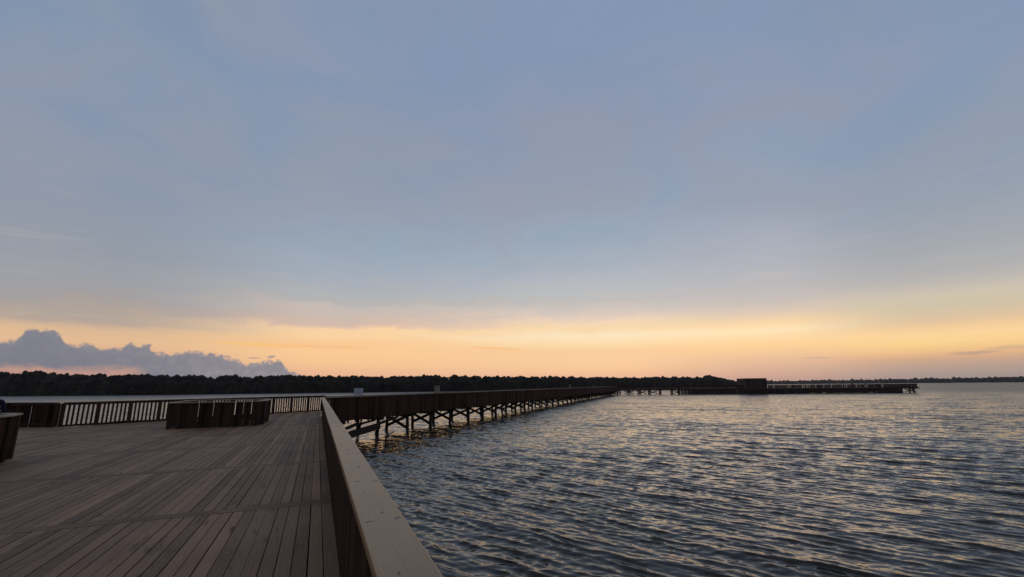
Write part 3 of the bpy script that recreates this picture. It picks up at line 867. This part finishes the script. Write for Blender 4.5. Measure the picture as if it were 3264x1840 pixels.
# ------------------------------------------------------------------ the far pier
random.seed(33)
pier = thing('far_pier', 'far wooden pier platform on dark piles reaching right across the bay', 'pier', (*pr(35, 4), DK))
T0, T1 = -13.0, 75.5
mb = MB()
t_ = T0
while t_ < T1:
    dpth = 3.0 if t_ < 8 else 9.0
    mb.beam(V2(pr(t_ + 0.15, 0.0), DK - 0.02), V2(pr(t_ + 0.15, dpth), DK - 0.02), 0.285, 0.04); t_ += 0.3
mb.build('deck_planking', M_DECK, pier)
mb = MB(); mb.beam(V2(pr(T0, 0.06), DK - 0.19), V2(pr(T1 + 0.4, 0.06), DK - 0.19), 0.08, 0.28); mb.build('stringer', M_PILE, pier)
mb = MB(); mb.beam(V2(pr(T1 - 0.1, 0.2), DK - 0.19), V2(pr(T1 - 0.1, 9.0), DK - 0.19), 0.08, 0.28); mb.build('end_beam', M_PILE, pier)
t_ = T0 + 1
bi = 0
while t_ < T1:
    wide_ = t_ >= 8
    bent(pier, pr(t_, 0.35), pr(t_ + (0.9 if not wide_ else 0.4), 2.7), brace=(t_ < 9 or t_ > 44), r0=0.21, flip=bi % 2 == 0)
    if wide_:
        mb = MB(); mb.tube(V2(pr(t_, 6.0), -1), V2(pr(t_, 6.0), DK - 0.05), 0.17, 0.16, 8); mb.build('pile', M_PILE, pier)
    t_ += random.uniform(3.0, 3.6) if not 2 < t_ < 8 else 2.2
    bi += 1
# long braces seen from the front between the outer piles
for (a_, b2) in ((-10, -7), (-6.2, -3), (-2.5, 0.4), (5.2, 8.0), (45, 48.2), (48.6, 52), (52.5, 56), (56.4, 60), (60.4, 63.4), (71.8, 74.9)):
    for za, zb in ((0.2, 1.15), (1.15, 0.2)):
        mb = MB(); mb.beam(V2(pr(a_, 0.1 if za < 1 else 0.02), za), V2(pr(b2, 0.1 if za < 1 else 0.02), zb), 0.06, 0.26); mb.build('cross_brace', M_PILE, pier)
def skirt(ta, tb, z0, zj):
    mb = MB(); board_run(mb, pr(ta, -0.02), pr(tb, -0.02), z0, DK - 0.04, 0.27, 0.02, 0.03, zj=zj); mb.build('skirt_boards', M_PILE, pier)
skirt(9.5, 44.5, -0.25, 0.05)
skirt(44.5, 64.0, 0.50, 0.25)
skirt(64.0, 71.0, -0.2, 0.05)
mb = MB(); board_run(mb, pr(9.5, 8.9), pr(T1, 8.9), 0.1, DK - 0.04, 0.27, 0.05, 0.03, zj=0.3); mb.build('rear_skirt_boards', M_PILE, pier)

def far_rail(label, ta, tb, closed, off=0.0):
    p0, p1 = pr(ta, off), pr(tb, off)
    c = (p0 + p1) / 2
    r = thing('pier_railing', label, 'railing', (c[0], c[1], DK), 'railings of the far pier')
    mb = MB()
    if closed:
        board_run(mb, p0, p1, DK - 0.3, RT - 0.04, 0.135, 0.02, 0.024, jit=0.01)
    else:
        board_run(mb, p0, p1, DK + 0.03, RT - 0.04, 0.125, 0.02, 0.03, jit=0.03, wide=0.09, wgap=0.13)
    mb.build('board_panel', M_BOARD, r)
    mb = MB(); cap_run(mb, p0, p1, RT, 0.16, 0.05); mb.build('top_cap', M_BOARD, r)
    mb = MB(); mb.beam(V2(p0, DK + 0.08), V2(p1, DK + 0.08), 0.05, 0.09); mb.build('bottom_rail', M_BOARD, r)
    posts(r, p0 + PN * 0.07, p1 + PN * 0.07, DK, RT - 0.045, 0.12, 2.4, M_BOARD, 0.2)
far_rail('closed dark board railing on the far pier left of the square hut', -12.0, 26.8, True)
far_rail('see-through baluster railing on the far pier right of the square hut', 33.56, 66.0, False)
far_rail('dense dark railing at the outer right tip of the far pier', 66.0, 75.5, True)

# square hut
hut = thing('pier_hut', 'square flat-roofed dark brown wooden hut standing on the far pier', 'hut', (*pr(30.5, 3), DK))
hw = [pr(27.4, 0.25), pr(33.5, 0.25), pr(33.5, 8.5), pr(27.4, 8.5)]
ZH = 4.72
for i in range(4):
    a, b_ = hw[i], hw[(i + 1) % 4]
    mb = MB(); board_run(mb, a, b_, DK + 0.005, ZH - 0.14, 0.24, 0.004, 0.06, skip_ends=0.005, jit=0.0); mb.build('wall', M_HUT, hut)
mb = MB()
cc = sum(hw) / 4
ov = [cc + (p - cc) * 1.02 for p in hw]
b0 = len(mb.v)
mb.v += [tuple(V2(p, ZH - 0.14)) for p in ov] + [tuple(V2(p, ZH)) for p in ov]
for fc_ in ((3, 2, 1, 0), (4, 5, 6, 7), (0, 1, 5, 4), (1, 2, 6, 5), (2, 3, 7, 6), (3, 0, 4, 7)):
    mb.f.append(tuple(b0 + i for i in fc_)); mb.t.append(0.4); mb.uv += [(mb.v[b0 + i][0], mb.v[b0 + i][1]) for i in fc_]
mb.build('roof', M_HUT, hut)
mb = MB(); board_run(mb, pr(27.3, 3.2), pr(27.3, 4.2), DK + 0.01, DK + 2.05, 0.24, 0.004, 0.03); mb.build('door', M_BOARD, hut)

# ------------------------------------------------------------------ shore and forest
def polar(a, d):
    return (d * math.sin(R(a)), d * math.cos(R(a)))
SH = [(-75, 620), (-60, 560), (-45, 500), (-35, 450), (-25, 403), (-19, 340), (-12, 317), (3, 300), (10, 298), (17.4, 297), (25, 330), (31, 380), (37, 430), (43, 480), (47.9, 525)]
HT = [(-75, 15), (-45, 15), (-25.2, 14.2), (-22.5, 13.4), (-19.4, 11.2), (-16, 10.9), (-12.3, 10.1), (-8.2, 9.4), (-3.7, 10.2), (1.1, 9.4), (6.3, 9.1), (9.9, 9.5),
      (17.4, 8.7), (27, 9.1), (30.8, 9.2), (36.4, 8.7), (40, 9.6), (43.4, 8.9), (45.5, 10.8), (46.6, 9.0), (47.3, 6.6), (48, 5.0), (49.2, 3.6)]
def itp(tab, a):
    return float(np.interp(a, [p[0] for p in tab], [p[1] for p in tab]))
mb = MB()
prev = None
for a in np.arange(-75, 48.6, 1.0):
    d0 = itp(SH, a) + 1.0; q = [polar(a, d0), polar(a, d0 + 6), polar(a, d0 + 60)]
    cur = [(q[0][0], q[0][1], -0.4), (q[1][0], q[1][1], 0.35), (q[2][0], q[2][1], 0.8)]
    if prev:
        for i in range(2):
            mb.poly([prev[i], cur[i], cur[i + 1], prev[i + 1]][::-1])
    prev = cur
tag(mb.build('shore', M_MUD), 'low dark mangrove shore across the bay', 'shore', kind='structure')

_b = bmesh.new(); bmesh.ops.create_icosphere(_b, subdivisions=1, radius=1.0)
_b.verts.ensure_lookup_table()
ICO_V = [tuple(v_.co) for v_ in _b.verts]; ICO_F = [tuple(v_.index for v_ in f_.verts) for f_ in _b.faces]; _b.free()
def forest(name, label, mat, trees, leaf, per, clump=1.0):
    """many ragged crowns on thin trunks that read as one dark mass"""
    v = []; fcs = []; tint = []
    for (x_, y_, h, rad) in trees:
        base = h * random.uniform(0.02, 0.10)
        # crown made of a few lobes
        nl_ = random.randint(4, 7)
        lobes = []
        for _ in range(nl_):
            q = random.uniform(0, 6.28); rr = rad * random.uniform(0.1, 0.75)
            zc = random.uniform(0.35, 0.84) * h
            lobes.append((x_ + math.cos(q) * rr, y_ + math.sin(q) * rr, zc, rad * random.uniform(0.36, 0.62)))
        lobes.append((x_, y_, h * 0.16, rad * 1.0)); lobes.append((x_, y_, h * 0.38, rad * 1.0)); lobes.append((x_, y_, h * 0.62, rad * 0.85))
        tt = random.uniform(0, 0.6)
        for _ in range(per):
            lx, ly, lz, lr = random.choice(lobes)
            dv = Vector((random.gauss(0, 1), random.gauss(0, 1), random.gauss(0, 0.8))).normalized()
            p = Vector((lx, ly, lz)) + dv * lr * random.uniform(0.5, 0.94)
            if p.z > h * 1.0: p.z = h * random.uniform(0.9, 1.0)
            if p.z < 0.1: p.z = random.uniform(0.05, 0.6)
            sz = leaf * random.uniform(0.6, 1.5)
            a = Vector((random.gauss(0, 1), random.gauss(0, 1), random.gauss(0, 0.7))).normalized()
            b_ = a.cross(Vector((random.gauss(0, 1), random.gauss(0, 1), random.gauss(0, 1)))).normalized()
            i0 = len(v)
            v += [tuple(p - a * sz), tuple(p + b_ * sz * 0.6), tuple(p + a * sz), tuple(p - b_ * sz * 0.6)]
            fcs.append((i0, i0 + 1, i0 + 2, i0 + 3)); tint.append(min(1, tt + random.uniform(0, 0.4)))
        # dense inner foliage
        for lx, ly, lz, lr in lobes:
            i0 = len(v)
            for vx, vy, vz in ICO_V:
                jr = random.uniform(0.62, 0.92) * lr
                v.append((lx + vx * jr, ly + vy * jr, max(-0.2, lz + vz * jr)))
            for f_ in ICO_F:
                fcs.append(tuple(i0 + q for q in f_)); tint.append(min(1, tt + random.uniform(0, 0.25)))
        # trunk
        i0 = len(v)
        for zz_, rr in ((-0.3, 0.16), (h * 0.8, 0.05)):
            for q in range(4):
                v.append((x_ + math.cos(q * 1.57) * rr, y_ + math.sin(q * 1.57) * rr, zz_))
        for q in range(4):
            fcs.append((i0 + q, i0 + (q + 1) % 4, i0 + 4 + (q + 1) % 4, i0 + 4 + q)); tint.append(0.1)
    me = bpy.data.meshes.new(name); me.from_pydata(v, [], fcs)
    at = me.attributes.new('tint', 'FLOAT', 'FACE'); at.data.foreach_set('value', np.array(tint, dtype=np.float32))
    me.materials.append(mat)
    o = bpy.data.objects.new(name, me); COL.objects.link(o)
    return tag(o, label, 'forest', kind='stuff')
random.seed(5)
trees = []
a = -74.0
while a < 48.4:
    d0 = itp(SH, a)
    step = math.degrees(2.3 / d0) * (1 if a > -30 else 2.4)
    for row, (dd, hf) in enumerate(((3, 0.66), (8, 0.93), (13, 0.97), (18, 0.975))):
        aa = a + random.uniform(-0.5, 0.5) * step
        dr = d0 + dd + random.uniform(-2, 2)
        hh = 1.17 * itp(HT, aa) * (1 + 0.025 * math.sin(aa * 2.1) + 0.02 * math.sin(aa * 5.3 + 1)) * hf * random.uniform(0.96, 1.01)
        # keep the angular height: further rows stand a little taller
        hh = (hh - EYE) * dr / d0 + EYE if hh > EYE else hh
        if row == 3 and random.random() < 0.05: hh *= random.uniform(1.02, 1.05)
        x_, y_ = polar(aa, dr)
        trees.append((x_, y_, hh, random.uniform(2.2, 5.0)))
    a += step
forest('mangrove_forest', 'near-black mangrove forest along the shore across the bay', M_LEAF, trees, 0.28, 110)
trees = []
a = 47.5
while a < 96:
    d0 = 1400
    step = math.degrees(9.0 / d0)
    elv = float(np.interp(a, [47, 51, 58, 63.6, 67, 70, 96], [0.12, 0.16, 0.17, 0.245, 0.285, 0.30, 0.34]))
    hh = (math.tan(R(elv)) * d0 + EYE) * random.uniform(0.95, 1.0)
    x_, y_ = polar(a, d0 + random.uniform(-8, 8))
    trees.append((x_, y_, hh, random.uniform(7, 11)))
    a += step
forest('distant_forest', 'low hazy blue-grey line of forest on the distant right shore', M_LEAF_HAZED, trees, 1.9, 110)
mb = MB(); prev = None
for a in np.arange(46, 98, 2.0):
    q = [polar(a, 1385), polar(a, 1395), polar(a, 1600)]
    cur = [(q[0][0], q[0][1], -0.5), (q[1][0], q[1][1], 0.6), (q[2][0], q[2][1], 1.5)]
    if prev:
        for i in range(2):
            mb.poly([prev[i], cur[i], cur[i + 1], prev[i + 1]][::-1])
    prev = cur
tag(mb.build('distant_shore', M_MUD), 'low distant shore on the right', 'shore', kind='structure')

# ------------------------------------------------------------------ people
def person_meshes(shirt):
    """a standing figure about 1.66 m tall facing +Y, hands resting forward on a railing"""
    J = {'pel': (0, 0, .92), 'sp': (0, .0, 1.10), 'ch': (0, .005, 1.27), 'nk': (0, -.005, 1.41), 'nk2': (0, .0, 1.455), 'hd': (0, .012, 1.52), 'hd2': (0, .015, 1.58), 'top': (0, .008, 1.615),
         'face': (0, .075, 1.535), 'nose': (0, .108, 1.535)}
    rad = {'pel': (.155, .115), 'sp': (.135, .10), 'ch': (.155, .11), 'nk': (.06, .058), 'nk2': (.056, .058), 'hd': (.072, .085), 'hd2': (.073, .09), 'top': (.05, .06), 'face': (.045, .03), 'nose': (.010, .010)}
    E_ = [('pel', 'sp'), ('sp', 'ch'), ('ch', 'nk'), ('nk', 'nk2'), ('nk2', 'hd'), ('hd', 'hd2'), ('hd2', 'top'), ('hd', 'face'), ('face', 'nose')]
    for s, sg_ in ((1, 'r'), (-1, 'l')):
        pts_ = [('sh', (.175 * s, 0, 1.355), (.062, .06)), ('el', (.235 * s, .03, 1.09), (.042, .042)), ('wr', (.16 * s, .25, 1.09), (.028, .026)), ('pa', (.145 * s, .31, 1.085), (.038, .018))]
        pv = 'ch'
        for nm, p, r_ in pts_:
            J[nm + sg_] = p; rad[nm + sg_] = r_; E_.append((pv, nm + sg_)); pv = nm + sg_
        for fi in range(4):
            fx = (.145 + (fi - 1.5) * .019) * s; fl = (.034, .041, .038, .029)[fi]
            a1 = 'f%d%s' % (fi, sg_); a2 = 'g%d%s' % (fi, sg_)
            J[a1] = (fx, .345 + fl * .4, 1.082); J[a2] = (fx, .352 + fl, 1.055 - fl * .3); rad[a1] = (.0085, .0085); rad[a2] = (.0075, .0075)
            E_ += [('pa' + sg_, a1), (a1, a2)]
        J['t1' + sg_] = (.108 * s, .305, 1.078); J['t2' + sg_] = (.098 * s, .335, 1.07); rad['t1' + sg_] = (.011, .011); rad['t2' + sg_] = (.009, .009)
        E_ += [('pa' + sg_, 't1' + sg_), ('t1' + sg_, 't2' + sg_)]
        pv = 'pel'
        for nm, p, r_ in (('hip', (.09 * s, 0, .86), (.09, .09)), ('kn', (.10 * s, .012, .47), (.058, .06)), ('an', (.11 * s, -.01, .09), (.04, .045)), ('he', (.112 * s, -.03, .04), (.036, .04)), ('to', (.125 * s, .15, .03), (.04, .028))):
            J[nm + sg_] = p; rad[nm + sg_] = r_; E_.append((pv, nm + sg_)); pv = nm + sg_
        J['ear' + sg_] = (.08 * s, .0, 1.535); rad['ear' + sg_] = (.012, .02); E_.append(('hd', 'ear' + sg_))
    names = list(J)
    me = bpy.data.meshes.new('figure')
    me.from_pydata([J[n_] for n_ in names], [(names.index(a), names.index(b_)) for a, b_ in E_], [])
    o = bpy.data.objects.new('figure', me); COL.objects.link(o)
    sk = o.modifiers.new('skin', 'SKIN'); sk.use_smooth_shade = True
    for i, n_ in enumerate(names):
        me.skin_vertices[0].data[i].radius = rad[n_]
    me.skin_vertices[0].data[names.index('pel')].use_root = True
    sb = o.modifiers.new('sub', 'SUBSURF'); sb.levels = 2; sb.render_levels = 2
    dg = bpy.context.evaluated_depsgraph_get()
    me2 = bpy.data.meshes.new_from_object(o.evaluated_get(dg))
    bpy.data.objects.remove(o)
    me2.name = 'body'
    me2.materials.clear()
    for mt in (M_SKIN, shirt, M_TROUSER, M_HAIR):
        me2.materials.append(mt)
    for p in me2.polygons:
        c = p.center
        p.use_smooth = True
        if c.z > 1.415:
            hair = (c.y < 0.012 or c.z > 1.59) and c.z > 1.45
            p.material_index = 3 if hair else 0
        elif c.z < 0.075:
            p.material_index = 3
        elif c.z < 0.93 and abs(c.x) < 0.26:
            p.material_index = 2
        elif c.y > 0.20:
            p.material_index = 0
        else:
            p.material_index = 1
    return me2
def person(label, me, p, rot):
    o = bpy.data.objects.new('person', me); COL.objects.link(o)
    o.location = (p[0], p[1], DK + 0.002); o.rotation_euler = (0, 0, rot)
    return tag(o, label, 'person')
me_n = person_meshes(M_NAVY)
person('person in a navy top standing on the deck at the left edge of the picture', me_n, (-7.77, 16.46), R(20))
me_m = person_meshes(M_MAROON)
q = pr(57.8, 0.42); ang = math.atan2(-PN[1], -PN[0]) - math.pi / 2
person('person in a maroon top standing behind the far pier railing nearer the hut', me_m, q, ang)
me_b = person_meshes(M_BLACKC)
q = pr(61.6, 0.42)
person('person in a black top standing behind the far pier railing nearer the pier tip', me_b, q, ang)

# ------------------------------------------------------------------ evening haze over the bay
hm = bpy.data.materials.new('haze'); hm.use_nodes = True
hm.node_tree.nodes.clear()
hk = NT(hm.node_tree)
ho = hk.n('ShaderNodeOutputMaterial'); hv = hk.n('ShaderNodeVolumePrincipled')
hv.inputs['Color'].default_value = (0.90, 0.88, 0.90, 1)
hv.inputs['Density'].default_value = 0.00009
hv.inputs['Anisotropy'].default_value = 0.3
hm.node_tree.links.new(hv.outputs[0], ho.inputs['Volume'])
bmz = bmesh.new(); bmesh.ops.create_cube(bmz, size=1.0)
for v_ in bmz.verts:
    v_.co = Vector((v_.co.x * 4200, v_.co.y * 4200, 10.0 + v_.co.z * 26.0))
hme = bpy.data.meshes.new('haze'); bmz.to_mesh(hme); bmz.free()
hme.materials.append(hm)
hz = bpy.data.objects.new('haze', hme); COL.objects.link(hz)
tag(hz, 'thin evening haze over the bay', 'haze', kind='stuff')
